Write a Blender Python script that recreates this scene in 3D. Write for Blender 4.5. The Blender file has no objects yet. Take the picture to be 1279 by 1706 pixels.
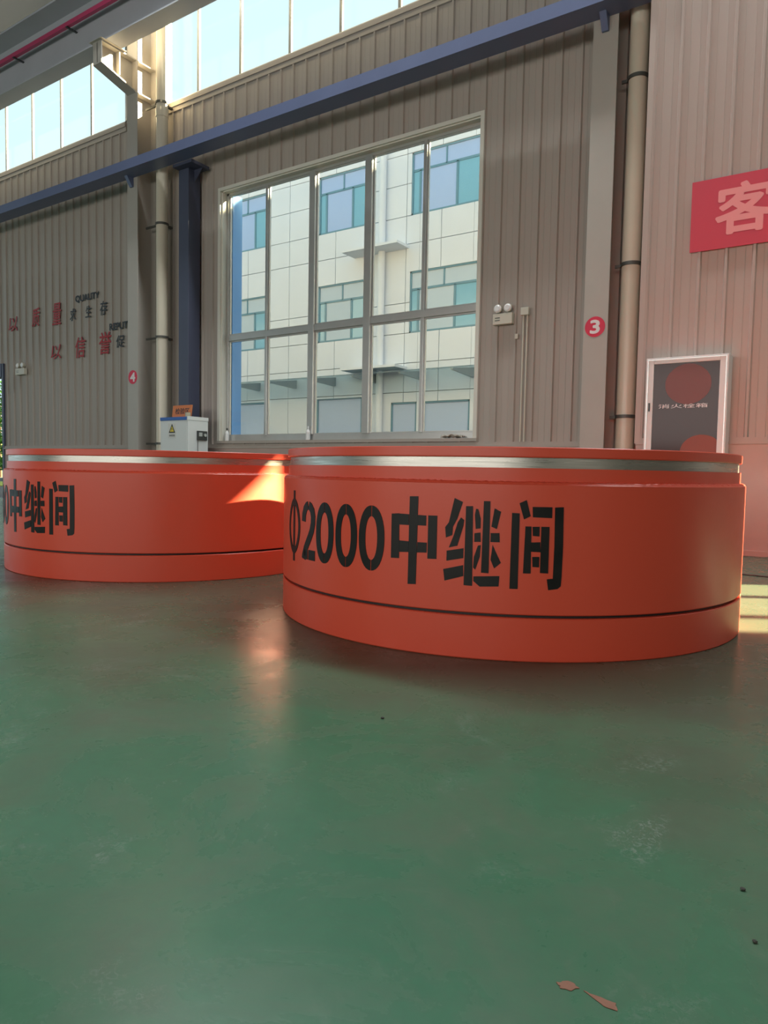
import bpy, bmesh, math, random
from mathutils import Matrix, Vector
random.seed(7)
C = bpy.context.scene.collection
SC = bpy.context.scene

# ------------------------------------------------------------------ camera
F_PX = 1175.15
YAW, PITCH, ROLL = math.radians(33.779), math.radians(3.350), math.radians(1.0533)
CAM_H = 0.7367
fw = Vector((-math.sin(YAW)*math.cos(PITCH), math.cos(YAW)*math.cos(PITCH), -math.sin(PITCH)))
rt0 = Vector((math.cos(YAW), math.sin(YAW), 0))
dn0 = fw.cross(rt0)
rt = rt0*math.cos(ROLL) - dn0*math.sin(ROLL)
dn = rt0*math.sin(ROLL) + dn0*math.cos(ROLL)
cam = bpy.data.objects.new('camera', bpy.data.cameras.new('camera'))
C.objects.link(cam)
m3 = Matrix((rt, -dn, -fw)).transposed()
cam.matrix_world = Matrix.Translation((0, 0, CAM_H)) @ m3.to_4x4()
cam.data.sensor_fit = 'HORIZONTAL'; cam.data.sensor_width = 36.0
cam.data.lens = F_PX/1279*36.0
cam.data.clip_start = .05; cam.data.clip_end = 500
SC.camera = cam

# ------------------------------------------------------------------ light
SC.view_settings.view_transform = 'Standard'
SC.view_settings.look = 'None'
SC.view_settings.exposure = EXPOSURE = 0.4
SC.view_settings.gamma = 1.0
try: SC.view_settings.use_curve_mapping = False
except Exception: pass
SC.cycles.max_bounces = 10; SC.cycles.diffuse_bounces = 5; SC.cycles.glossy_bounces = 4
SC.cycles.transparent_max_bounces = 16; SC.cycles.transmission_bounces = 4
SC.cycles.sample_clamp_indirect = 6.0
SC.cycles.caustics_reflective = False; SC.cycles.caustics_refractive = False
SKY, SKY_COL = .80, (.76, .98, 1.06, 1)
BACK_W, ROOF_W, END_W = 780, 920, 70
SUN, SUN_COL = 52.0, (1.0, .80, .50)
w = bpy.data.worlds.new('sky'); SC.world = w; w.use_nodes = True
bgn = w.node_tree.nodes['Background']
bgn.inputs['Color'].default_value = SKY_COL; bgn.inputs['Strength'].default_value = SKY
sun = bpy.data.objects.new('sun', bpy.data.lights.new('sun', 'SUN')); C.objects.link(sun)
sun.data.energy = SUN; sun.data.color = SUN_COL; sun.data.angle = math.radians(.8)
SUN_AZ, SUN_TAN = math.radians(32), .47
sun.rotation_euler = Vector((-math.cos(SUN_AZ), -math.sin(SUN_AZ), -SUN_TAN)).to_track_quat('-Z', 'Y').to_euler()
sun.location = (20, 12, 14)
def area(name, loc, direction, sx, sy, power, col=(1, 1, 1)):
    l = bpy.data.lights.new(name, 'AREA'); l.shape = 'RECTANGLE'; l.size = sx; l.size_y = sy
    l.energy = power; l.color = col
    o = bpy.data.objects.new(name, l); C.objects.link(o); o.location = loc
    o.rotation_euler = Vector(direction).to_track_quat('-Z', 'Y').to_euler(); return o
def portal(name, loc, direction, sx, sy):
    o = area(name, loc, direction, sx, sy, 1); o.data.cycles.is_portal = True
# portals guide the sky light through the openings of the shell
portal('high_window_portal_left', (-13.76, 8.3, 7.96), (0, -1, 0), 5.7, 2.5)
portal('high_window_portal_right', (-6.28, 8.3, 7.96), (0, -1, 0), 7.2, 2.5)
portal('big_window_portal', (-6.28, 8.5, 3.1), (0, -1, 0), 4.5, 3.9)
portal('right_window_portal', (4.14, 7.8, 2.7), (0, -1, 0), 3.0, 3.1)
portal('doorway_portal', (-16.1, 8.4, 1.4), (0, -1, 0), 2.2, 2.9)
# added fill lamps at back, end and roof, standing in for daylight; no openings modelled
BACK_FILL = area('back_fill', (-3.0, -11.6, 3.3), (0, 1, 0), 20, 3.2, BACK_W, (1, .97, .92))
END_FILL = area('end_fill', (13.8, -5, 3.2), (-1, .1, 0), 9, 3.4, END_W, (1, .93, .86))
ROOF_FILL = area('roof_fill', (-3, 6.5, 9.15), (0, -.45, -1), 12, .9, ROOF_W, (.95, 1, 1))

# ------------------------------------------------------------------ helpers
class MB:
    def __init__(s): s.v = []; s.f = []; s.sm = []
    def add(s, vs, fs, smooth=False):
        n = len(s.v); s.v += [tuple(p) for p in vs]
        for f in fs: s.f.append([i+n for i in f]); s.sm.append(smooth)
        return s
    def box(s, x0, x1, y0, y1, z0, z1):
        vs = [(x, y, z) for z in (z0, z1) for y in (y0, y1) for x in (x0, x1)]
        return s.add(vs, [(0,2,3,1),(4,5,7,6),(0,1,5,4),(2,6,7,3),(0,4,6,2),(1,3,7,5)])
    def prism(s, poly, a, b, fn):
        """poly list of 2D points, extruded from a to b; fn(u,v,t)->xyz"""
        n = len(poly)
        vs = [fn(u, v, a) for u, v in poly] + [fn(u, v, b) for u, v in poly]
        fs = [tuple(range(n)), tuple(range(2*n-1, n-1, -1))] + [(i, i+n, (i+1) % n+n, (i+1) % n) for i in range(n)]
        return s.add(vs, fs)
    def tube(s, pts, r, n=16, cap=True):
        pts = [Vector(p) for p in pts]; rings = []
        for i, p in enumerate(pts):
            d = (pts[min(i+1, len(pts)-1)]-pts[max(i-1, 0)]).normalized()
            u = d.orthogonal().normalized() if abs(d.z) < .99 else Vector((1, 0, 0)); 
            u = (u-d*u.dot(d)).normalized(); w_ = d.cross(u)
            rr = r[i] if isinstance(r, (list, tuple)) else r
            rings.append([p+u*(rr*math.cos(2*math.pi*k/n))+w_*(rr*math.sin(2*math.pi*k/n)) for k in range(n)])
        vs = [q for g in rings for q in g]; fs = []
        for i in range(len(pts)-1):
            for k in range(n):
                fs.append((i*n+k, i*n+(k+1) % n, (i+1)*n+(k+1) % n, (i+1)*n+k))
        s.add(vs, fs, True)
        if cap:
            s.add(rings[0], [tuple(range(n-1, -1, -1))]); s.add(rings[-1], [tuple(range(n))])
        return s
    def lathe(s, prof, n=64, cx=0, cy=0, cz=0, smooth=True, closed=False):
        """prof list of (r,z) revolved round z; every segment has its own verts so edges stay crisp"""
        segs = list(zip(prof[:-1], prof[1:])) + ([(prof[-1], prof[0])] if closed else [])
        for (r0, z0), (r1, z1) in segs:
            vs = []
            for k in range(n):
                a = 2*math.pi*k/n; c, q = math.cos(a), math.sin(a)
                vs += [(cx+r0*c, cy+r0*q, cz+z0), (cx+r1*c, cy+r1*q, cz+z1)]
            s.add(vs, [(2*k, 2*((k+1) % n), 2*((k+1) % n)+1, 2*k+1) for k in range(n)], smooth)
        return s
    def build(s, name, mat, parent=None, bevel=0, loc=None, rot=None):
        me = bpy.data.meshes.new(name); me.from_pydata(s.v, [], s.f); me.update()
        me.polygons.foreach_set('use_smooth', s.sm)
        bm = bmesh.new(); bm.from_mesh(me); bmesh.ops.recalc_face_normals(bm, faces=bm.faces); bm.to_mesh(me); bm.free()
        o = bpy.data.objects.new(name, me); C.objects.link(o); me.materials.append(mat)
        if parent: o.parent = parent
        if loc is not None: o.location = loc
        if rot is not None: o.rotation_euler = rot
        if bevel:
            b = o.modifiers.new('bevel', 'BEVEL'); b.width = bevel; b.segments = 2; b.limit_method = 'ANGLE'; b.angle_limit = math.radians(40)
        return o
def thing(name, label, cat, loc=(0, 0, 0), rotz=0, group=None):
    o = bpy.data.objects.new(name, None); C.objects.link(o); o.location = loc; o.rotation_euler = (0, 0, rotz)
    o.empty_display_size = .1
    return tag(o, label, cat, group)
def tag(o, label, cat, group=None):
    o['label'] = label; o['category'] = cat
    if group: o['group'] = group
    return o
def structure(o): o['kind'] = 'structure'; return o
def sempty(name, loc=(0, 0, 0)):
    o = bpy.data.objects.new(name, None); C.objects.link(o); o.location = loc; return structure(o)
def copy_tree(o, parent=None):
    c = o.copy(); C.objects.link(c)
    if parent: c.parent = parent
    for ch in [q for q in o.children]: copy_tree(ch, c)
    return c

# ------------------------------------------------------------------ materials
def lin(*c):
    f = lambda v: v/12.92 if v <= .04045 else ((v+.055)/1.055)**2.4
    return tuple(f(v/255) for v in c)+(1,)
def mat(name, col, rough=.5, metal=0, spec=.5, noise=0, nscale=8, bump=0, bscale=40, coat=0, rvar=0, ncol=None, stretch=None, emit=0):
    m = bpy.data.materials.new(name); m.use_nodes = True; nt = m.node_tree; N = nt.nodes; L = nt.links
    b = N['Principled BSDF']
    b.inputs['Base Color'].default_value = col; b.inputs['Roughness'].default_value = rough
    b.inputs['Metallic'].default_value = metal; b.inputs['Specular IOR Level'].default_value = spec
    b.inputs['Coat Weight'].default_value = coat; b.inputs['Coat Roughness'].default_value = .12
    tc = N.new('ShaderNodeTexCoord'); mp = N.new('ShaderNodeMapping'); L.new(tc.outputs['Object'], mp.inputs['Vector'])
    if stretch: mp.inputs['Scale'].default_value = stretch
    if noise or rvar:
        t = N.new('ShaderNodeTexNoise'); t.inputs['Scale'].default_value = nscale; t.inputs['Detail'].default_value = 5
        L.new(mp.outputs['Vector'], t.inputs['Vector'])
        if noise:
            mx = N.new('ShaderNodeMix'); mx.data_type = 'RGBA'
            c2 = ncol or tuple(v*.6 for v in col[:3])+(1,)
            mx.inputs['A'].default_value = col; mx.inputs['B'].default_value = c2
            r = N.new('ShaderNodeMapRange'); r.inputs['From Min'].default_value = .35; r.inputs['From Max'].default_value = .75
            r.inputs['To Max'].default_value = noise
            L.new(t.outputs['Fac'], r.inputs['Value']); L.new(r.outputs['Result'], mx.inputs['Factor'])
            L.new(mx.outputs['Result'], b.inputs['Base Color'])
        if rvar:
            r = N.new('ShaderNodeMapRange'); r.inputs['From Min'].default_value = .3; r.inputs['From Max'].default_value = .7
            r.inputs['To Min'].default_value = max(.02, rough-rvar); r.inputs['To Max'].default_value = rough+rvar
            L.new(t.outputs['Fac'], r.inputs['Value']); L.new(r.outputs['Result'], b.inputs['Roughness'])
    if bump:
        t2 = N.new('ShaderNodeTexNoise'); t2.inputs['Scale'].default_value = bscale; t2.inputs['Detail'].default_value = 3
        L.new(mp.outputs['Vector'], t2.inputs['Vector'])
        bp = N.new('ShaderNodeBump'); bp.inputs['Strength'].default_value = bump; bp.inputs['Distance'].default_value = .01
        L.new(t2.outputs['Fac'], bp.inputs['Height']); L.new(bp.outputs['Normal'], b.inputs['Normal'])
    if emit:
        b.inputs['Emission Color'].default_value = col; b.inputs['Emission Strength'].default_value = emit
    return m
def glass(name, tint=(.93, .97, .97), dust=.06, refl=.9, base=.035):
    m = bpy.data.materials.new(name); m.use_nodes = True; nt = m.node_tree; N = nt.nodes; L = nt.links
    N.remove(N['Principled BSDF']); out = N['Material Output']
    tr = N.new('ShaderNodeBsdfTransparent'); tr.inputs['Color'].default_value = tint+(1,)
    gl = N.new('ShaderNodeBsdfGlossy'); gl.inputs['Roughness'].default_value = .03
    lw = N.new('ShaderNodeLayerWeight'); lw.inputs['Blend'].default_value = .5
    pw = N.new('ShaderNodeMath'); pw.operation = 'POWER'; pw.inputs[1].default_value = 5; L.new(lw.outputs['Facing'], pw.inputs[0])
    mu = N.new('ShaderNodeMath'); mu.operation = 'MULTIPLY_ADD'; mu.inputs[1].default_value = refl*.8; mu.inputs[2].default_value = base
    L.new(pw.outputs[0], mu.inputs[0])
    a = N.new('ShaderNodeMixShader'); L.new(mu.outputs[0], a.inputs['Fac']); L.new(tr.outputs[0], a.inputs[1]); L.new(gl.outputs[0], a.inputs[2])
    tl = N.new('ShaderNodeBsdfTranslucent'); tl.inputs['Color'].default_value = (.9, .9, .9, 1)
    b = N.new('ShaderNodeMixShader'); b.inputs['Fac'].default_value = dust; L.new(a.outputs[0], b.inputs[1]); L.new(tl.outputs[0], b.inputs[2])
    L.new(b.outputs[0], out.inputs['Surface']); return m

M = {}
M['orange'] = mat('orange_paint', (.71, .084, .042, 1), .36, spec=.45, bump=.03, bscale=60, rvar=.06, nscale=5, noise=.10, ncol=(.62, .066, .032, 1))
M['steel'] = mat('machined_steel', (.50, .48, .43, 1), .33, metal=1, rvar=.1, nscale=6, stretch=(1, 1, 30), noise=.6, ncol=(.36, .34, .30, 1))
M['weld'] = mat('weld_bead', (.72, .42, .36, 1), .28, metal=.55, bump=.8, bscale=90)
M['groove'] = mat('dark_groove', (.015, .012, .01, 1), .6)
M['black'] = mat('stencil_black', (.007, .007, .006, 1), .45, spec=.25, rvar=.1, nscale=9, noise=.5, ncol=(.022, .018, .014, 1))
M['wall'] = mat('wall_sheet', (.43, .38, .335, 1), .5, spec=.35, noise=.18, nscale=1.5, ncol=(.37, .325, .285, 1), stretch=(1, 1, .3))
M['wallright'] = mat('right_wall_sheet', (.47, .375, .33, 1), .5, spec=.35, noise=.18, nscale=1.5, ncol=(.42, .325, .285, 1), stretch=(1, 1, .3))  # pinker copy of the wall sheet, putting the warm haze into the colour
M['plinth'] = mat('plinth_paint', (.58, .44, .40, 1), .6, noise=.2, nscale=3)
M['column'] = mat('column_paint', (.44, .405, .36, 1), .45, noise=.15, nscale=3)
M['pipe'] = mat('pvc_pipe', (.66, .60, .48, 1), .32, noise=.12, nscale=2)
M['strap'] = mat('pipe_strap', (.10, .10, .09, 1), .5, metal=.4)
M['blue'] = mat('blue_steel_paint', lin(102, 112, 146), .4, spec=.5, noise=.3, nscale=2)
M['navy'] = mat('navy_steel_paint', lin(72, 77, 98), .45, noise=.3, nscale=2)
M['girder'] = mat('girder_paint', (.46, .465, .50, 1), .5, noise=.2, nscale=2)
M['pink'] = mat('conductor_rail_red', lin(182, 62, 100), .4)
M['alu'] = mat('window_aluminium', (.60, .60, .58, 1), .3, metal=.55, noise=.15)
M['mullion'] = mat('clerestory_frame_paint', (.33, .33, .31, 1), .6, spec=.2)
M['reveal'] = mat('reveal_trim', (.72, .70, .62, 1), .45)
M['bluetrim'] = mat('blue_flashing', lin(130, 190, 255), .45)
M['glass'] = glass('window_glass', (.90, .95, .95), .012)
M['clglass'] = glass('clerestory_glass', (.97, 1, 1), .0, .2, .005)
M['roof'] = mat('roof_sheet', (.13, .145, .175, 1), .6)
M['white'] = mat('white_paint', (.76, .76, .75, 1), .4)
M['cabwhite'] = mat('cabinet_white', (.72, .75, .74, 1), .35)
M['cabblue'] = mat('cabinet_blue', lin(40, 95, 175), .35)
M['dark'] = mat('dark_plastic', (.03, .035, .035, 1), .35)
M['screen'] = mat('grey_display', (.45, .48, .46, 1), .2)
M['red'] = mat('red_sign', lin(214, 36, 72), .5)
M['redink'] = mat('red_lettering', lin(170, 42, 48), .6)
M['blackink'] = mat('black_lettering', (.03, .035, .045, 1), .6)
M['whiteink'] = mat('white_lettering', (.80, .74, .74, 1), .5)
M['pinkink'] = mat('pale_pink_lettering', lin(240, 150, 150), .5)
M['banner'] = mat('red_banner_cloth', lin(205, 66, 84), .65, bump=.1, bscale=200)
M['darkglass'] = mat('dark_door_glass', (.055, .03, .028, 1), .10, spec=.18)
M['reel'] = mat('hose_reel_red', lin(125, 72, 68), .45)
M['orangedisc'] = mat('orange_disc', lin(138, 70, 56), .5)
M['hose'] = mat('white_hose', (.5, .48, .45, 1), .6)
M['placard'] = mat('orange_placard', lin(205, 120, 72), .6)
M['yellow'] = mat('warning_yellow', lin(232, 205, 60), .5)
M['paper'] = mat('sticker_white', (.7, .7, .66, 1), .5)
M['lamphead'] = mat('lamp_lens', (.85, .85, .84, 1), .15)
M['emerg'] = mat('ivory_plastic', (.62, .58, .48, 1), .45)
M['cloth'] = mat('grey_rag', (.42, .36, .30, 1), .9, bump=.5, bscale=30)
M['facade'] = mat('facade_panel', (.69, .755, .84, 1), .5, noise=.12, nscale=1.2)
M['joint'] = mat('facade_joint', (.22, .23, .23, 1), .8)
M['teal'] = mat('teal_glass', lin(120, 178, 205), .15, spec=.7)
M['skyglass'] = mat('pale_blue_glass', lin(165, 190, 232), .15, spec=.6)
M['curtain'] = mat('pale_curtain', lin(185, 203, 218), .6)
M['shutter'] = mat('shutter_blue_grey', lin(176, 196, 226), .4)
M['tealframe'] = mat('teal_frame', lin(95, 140, 160), .4)
M['canopy'] = glass('canopy_glass', (.75, .85, .86), .2)
M['bracket'] = mat('canopy_steel', lin(150, 160, 165), .4, metal=.3)
M['ground'] = mat('pale_concrete', (.085, .09, .095, 1), .85, noise=.3, nscale=1)
M['grass'] = mat('grass', lin(150, 165, 60), .9, noise=.6, nscale=4, ncol=lin(190, 180, 90))
M['leaf'] = mat('leaf', lin(90, 150, 40), .55, noise=.6, nscale=3, ncol=lin(50, 95, 35))
M['bark'] = mat('bark', lin(80, 62, 45), .9)
M['cable'] = mat('black_cable', (.02, .02, .02, 1), .5)
M['tape'] = mat('tape_pink', lin(140, 96, 76), .8, noise=.4, nscale=60)
M['speck'] = mat('dark_debris', (.03, .028, .02, 1), .8)

# epoxy floor: green coat, worn grey-brown patches, faint scuffs
def floor_material():
    m = bpy.data.materials.new('green_epoxy'); m.use_nodes = True; nt = m.node_tree; N = nt.nodes; L = nt.links
    b = N['Principled BSDF']; b.inputs['Specular IOR Level'].default_value = .16
    tc = N.new('ShaderNodeTexCoord')
    def noise(s, d=5, dist=0, ro=.55):
        t = N.new('ShaderNodeTexNoise'); t.inputs['Scale'].default_value = s; t.inputs['Detail'].default_value = d
        t.inputs['Distortion'].default_value = dist; t.inputs['Roughness'].default_value = ro
        L.new(tc.outputs['Object'], t.inputs['Vector']); return t
    def rng(o, a, b_, c, d):
        r = N.new('ShaderNodeMapRange'); r.inputs['From Min'].default_value = a; r.inputs['From Max'].default_value = b_
        r.inputs['To Min'].default_value = c; r.inputs['To Max'].default_value = d; L.new(o, r.inputs['Value']); return r.outputs['Result']
    def mix(f, a, c):
        x = N.new('ShaderNodeMix'); x.data_type = 'RGBA'; L.new(f, x.inputs['Factor'])
        for k, v in (('A', a), ('B', c)):
            if isinstance(v, tuple): x.inputs[k].default_value = v
            else: L.new(v, x.inputs[k])
        return x.outputs['Result']
    big = noise(.9, 4, .6); mid = noise(2.6, 8, .5, .66); fine = noise(26, 6, .4, .65); scuff = noise(11, 9, .8, .72)
    c1 = mix(rng(big.outputs['Fac'], .38, .66, 0, 1), GREEN_A, GREEN_B)
    c2 = mix(rng(mid.outputs['Fac'], .44, .72, 0, .65), c1, GREY_C)
    c3 = mix(rng(scuff.outputs['Fac'], .55, .85, 0, .22), c2, (.24, .27, .22, 1))
    c4 = mix(rng(fine.outputs['Fac'], .35, .75, .0, .22), c3, (.05, .10, .07, 1))
    # ragged dirt-brown band, painting in the dark shade and reflection around the rings
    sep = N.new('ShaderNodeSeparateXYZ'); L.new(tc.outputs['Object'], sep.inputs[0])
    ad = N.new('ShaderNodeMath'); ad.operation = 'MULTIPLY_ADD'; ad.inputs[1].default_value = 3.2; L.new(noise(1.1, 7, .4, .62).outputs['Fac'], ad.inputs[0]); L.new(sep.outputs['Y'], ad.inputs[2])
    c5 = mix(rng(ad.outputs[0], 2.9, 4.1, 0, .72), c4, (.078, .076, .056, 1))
    smear = noise(2.1, 3, 1.0); net = noise(70, 4, 1.5, .7)
    mm = N.new('ShaderNodeMath'); mm.operation = 'MULTIPLY'; L.new(rng(smear.outputs['Fac'], .60, .70, 0, 1), mm.inputs[0]); L.new(rng(net.outputs['Fac'], .50, .62, 0, .5), mm.inputs[1])
    c6 = mix(mm.outputs[0], c5, (.22, .27, .23, 1))
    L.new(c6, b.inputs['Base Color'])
    L.new(rng(mid.outputs['Fac'], .3, .7, .20, .36), b.inputs['Roughness'])
    bp = N.new('ShaderNodeBump'); bp.inputs['Strength'].default_value = .12; bp.inputs['Distance'].default_value = .004
    L.new(noise(14, 4, .5).outputs['Fac'], bp.inputs['Height']); L.new(bp.outputs['Normal'], b.inputs['Normal'])
    return m
GREEN_A, GREEN_B, GREY_C = (.046, .155, .085, 1), (.070, .170, .100, 1), (.105, .125, .085, 1)
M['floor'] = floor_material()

def text_obj(body, x0, x1, z0, z1, y, material, name, parent=None, offset=0.0, depth=.002, shear=0, facing='-y'):
    """lettering fitted to the box x0..x1, z0..z1 on the plane y, facing the hall"""
    cu = bpy.data.curves.new('txt', 'FONT'); cu.body = body; cu.size = 1; cu.shear = shear; cu.resolution_u = 6
    tmp = bpy.data.objects.new('txt', cu); C.objects.link(tmp)
    dg = bpy.context.evaluated_depsgraph_get(); me = bpy.data.meshes.new_from_object(tmp.evaluated_get(dg))
    bpy.data.objects.remove(tmp)
    xs = [v.co.x for v in me.vertices]; ys = [v.co.y for v in me.vertices]
    ax, bx, ay, by = min(xs), max(xs), min(ys), max(ys)
    for v in me.vertices: v.co = (x0+(v.co.x-ax)/(bx-ax)*(x1-x0), y, z0+(v.co.y-ay)/(by-ay)*(z1-z0))
    bm = bmesh.new(); bm.from_mesh(me)
    if offset:
        base = bm.faces[:]; h_ = offset*(z1-z0)
        for k in range(8):
            d_ = bmesh.ops.duplicate(bm, geom=base)
            for v in [q for q in d_['geom'] if isinstance(q, bmesh.types.BMVert)]: v.co.x += h_*math.cos(k*math.pi/4); v.co.z += h_*math.sin(k*math.pi/4); v.co.y += .00002*(k+1)
    r = bmesh.ops.extrude_face_region(bm, geom=bm.faces[:])
    for v in [q for q in r['geom'] if isinstance(q, bmesh.types.BMVert)]: v.co.y -= depth
    bmesh.ops.recalc_face_normals(bm, faces=bm.faces); bm.to_mesh(me); bm.free()
    me.name = name; o = bpy.data.objects.new(name, me); C.objects.link(o); me.materials.clear(); me.materials.append(material)
    if parent: o.parent = parent
    return o

from mathutils.geometry import tessellate_polygon
# ------------------------------------------------------------------ hall shell
WY, RY, RX0 = 8.0, 7.42, -1.89        # window wall, right-hand wall, its left end
def sheet(mb, x0, x1, z0, z1, y, ph=0.0, pitch=.2375):
    """trapezoid-ribbed sheet facing -y between x0..x1, z0..z1"""
    xs = [(x0, 0)]
    k = math.ceil((x0-ph-.03)/pitch)
    while True:
        c = ph+k*pitch
        if c-.022 > x1: break
        for dx, d in ((-.022, 0), (-.011, .026), (.011, .026), (.022, 0)): xs.append((c+dx, d))
        for fr in (.33, .67):
            for dx, d in ((-.006, 0), (0, .003), (.006, 0)): xs.append((c+pitch*fr+dx, d))
        k += 1
    xs.append((x1, 0)); pts = []
    xs = sorted([p for p in xs if x0 <= p[0] <= x1], key=lambda p: p[0])
    vs = [(x, y-d, z) for x, d in xs for z in (z0, z1)]
    n = len(xs)
    mb.add(vs, [(2*i, 2*i+2, 2*i+3, 2*i+1) for i in range(n-1)])
    mb.box(x0, x1, y+.002, y+.10, z0, z1)
def tiles(x0, x1, z0, z1, holes):
    xs = sorted({x0, x1, *[h[0] for h in holes], *[h[1] for h in holes]}); xs = [x for x in xs if x0 <= x <= x1]
    out = []
    for a, b in zip(xs[:-1], xs[1:]):
        cuts = sorted([(h[2], h[3]) for h in holes if h[0] <= a and h[1] >= b]); z = z0
        for c, d in cuts:
            if c > z: out.append((a, b, z, c))
            z = max(z, d)
        if z < z1: out.append((a, b, z, z1))
    return out
DOOR = (-17.2, -15.02, 0, 2.84); WIN = (-8.54, -4.02, 1.153, 5.08)
CLL = (-16.6, -10.92, 6.72, 9.2); CLR = (-9.86, -2.7, 6.72, 9.2); WIN2 = (2.62, 5.66, 1.15, 4.24)
PL = 1.06
mb = MB()
for a, b, c, d in tiles(-22, RX0, PL, 9.3, [DOOR, WIN, CLL, CLR]): sheet(mb, a, b, c, d, WY, -3.734)
structure(mb.build('wall_back', M['wall']))
mb = MB()
for a, b, c, d in tiles(RX0, 14, PL, 9.3, [WIN2]): sheet(mb, a, b, c, d, RY, -1.602)
mb.box(RX0, RX0+.10, RY+.10, WY+.0, 0, 9.3)
structure(mb.build('wall_right', M['wallright']))
# masonry plinths under the sheets
mb = MB(); mb.box(-15.02, RX0, WY-.02, WY+.12, 0, PL); mb.box(-22, -17.2, WY-.02, WY+.12, 0, PL)
structure(mb.build('trim_1', M['plinth']))
mb = MB(); mb.box(RX0, 14, RY-.012, RY+.10, 0, PL)
structure(mb.build('trim_2', M['plinth']))
# drip ledges between plinth and sheet
mb = MB(); mb.box(-15.02, RX0-.0, WY-.05, WY, PL-.012, PL+.012); mb.box(-15.02, RX0, WY-.03, WY, PL+.012, PL+.053)
structure(mb.build('trim_3', M['wall']))
mb = MB(); mb.box(RX0, 14, RY-.04, RY, PL-.012, PL+.012); mb.box(RX0, 14, RY-.028, RY, PL+.012, PL+.053)
structure(mb.build('trim_4', M['wallright']))
# corner flashing where the right-hand wall steps forward
mb = MB(); mb.box(RX0-.012, RX0+.045, RY-.03, RY+.06, PL, 9.3)
structure(mb.build('trim_5', M['wallright']))
mb = MB(); mb.box(RX0, 14, RY-.03, RY-.012, 0, .05)
structure(mb.build('baseboard_right', M['plinth']))
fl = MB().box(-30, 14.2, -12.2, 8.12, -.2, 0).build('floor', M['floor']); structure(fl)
structure(MB().box(-30, 14.2, -12.2, 8.12, 9.3, 9.45).build('ceiling', M['roof']))
structure(MB().box(14, 14.2, -12.2, 8.1, 0, 9.3).build('wall_end', M['wall']))
mb = MB(); mb.box(-30, 14, -12.2, -12, 0, 9.3)
structure(mb.build('wall_front', M['wall']))

# ------------------------------------------------------------------ main window
win = sempty('window_1', (-6.28, 8.0, 1.153)); WL = (6.28, -8.0, -1.153)
def wpart(mb, name, m, par=win, **k): return mb.build(name, m, par, loc=WL, **k)
FY0, FY1 = 8.09, 8.15
x0, x1, z0, z1 = WIN
mb = MB(); mb.box(x0, x0+.075, FY0, FY1, z0, z1); mb.box(x1-.012, x1, FY0, FY1, z0, z1); mb.box(x0, x1, FY0, FY1, z1-.05, z1); mb.box(x0, x1, FY0, FY1, z0, z0+.10)
wpart(mb, 'window_frame', M['alu'], bevel=.004)
zr0, zr1 = 2.757, 2.852
wpart(MB().box(x0+.075, x1-.012, FY0-.015, FY1, zr0, zr1), 'transom', M['alu'], bevel=.004)
for a, b, dp in ((-7.672, -7.625, .0), (-6.795, -6.690, .02), (-5.805, -5.690, .02), (-4.880, -4.834, 0)):
    wpart(MB().box(a, b, FY0-.01-dp, FY1, z0+.10, z1-.05), 'mullion', M['alu'], bevel=.004)
pb = [(-8.465, -7.672), (-7.625, -6.795), (-6.690, -5.805), (-5.690, -4.880), (-4.834, -4.032)]
for a, b in pb:
    for c, d in ((z0+.10, zr0), (zr1, z1-.05)):
        s = .018; mb = MB()
        mb.box(a, a+s, 8.105, 8.135, c, d); mb.box(b-s, b, 8.105, 8.135, c, d); mb.box(a+s, b-s, 8.105, 8.135, c, c+s); mb.box(a+s, b-s, 8.105, 8.135, d-s, d)
        sash = wpart(mb, 'sash', M['alu'])
        g = MB().box(a+s, b-s, 8.119, 8.123, c+s, d-s).build('pane', M['glass'], sash)
mb = MB(); mb.box(x0-.0, x0+.03, 8.0, 8.09, z0, z1); mb.box(x0, x1, 8.0, 8.09, z1-.015, z1)
mb.box(x0-.05, x0, WY-.032, WY, z0-.02, z1); mb.box(x0-.05, x1+.05, WY-.032, WY, z1, z1+.05); mb.box(x1, x1+.05, WY-.032, WY, z0-.02, z1)
wpart(mb, 'reveal_trim', M['reveal'])
wpart(MB().box(x0-.06, x1+.06, 7.955, 8.10, z0-.03, z0+.012), 'window_sill', M['wall'])
wpart(MB().box(x0+.0, x0+.09, 8.155, 8.36, z0, z1), 'outer_flashing', M['bluetrim'])

def clerestory(name, box, mull):
    a, b, c, d = box; e = sempty(name, (a, 8, c)); loc = (-a, -8, -c)
    mb = MB(); mb.box(a, b, 8.0, 8.07, c, c+.05); mb.box(a, b, 8.0, 8.07, d-.05, d); mb.box(a, a+.04, 8.0, 8.07, c, d); mb.box(b-.04, b, 8.0, 8.07, c, d)
    mb.build('window_frame', M['alu'], e, loc=loc)
    mb = MB(); mb.box(a-.02, b+.02, WY-.05, WY, c-.07, c-.0); mb.box(a-.02, b+.02, WY-.03, WY, c-.14, c-.07)
    mb.build('window_sill', M['wall'], e, loc=loc)
    xs = [a+.04]+mull+[b-.04]
    for x in mull: MB().box(x-.024, x+.024, 8.01, 8.04, c+.05, d-.05).build('mullion', M['mullion'], e, loc=loc)
    for p, q in zip(xs[:-1], xs[1:]): MB().box(p+.01, q-.01, 8.03, 8.034, c+.05, d-.05).build('pane', M['clglass'], e, loc=loc)
clerestory('window_3', CLL, [-15.84, -14.885, -13.912, -12.928, -11.961])
clerestory('window_4', CLR, [-9.105, -8.16, -7.157, -6.227, -5.26, -4.3, -3.4])
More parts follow.
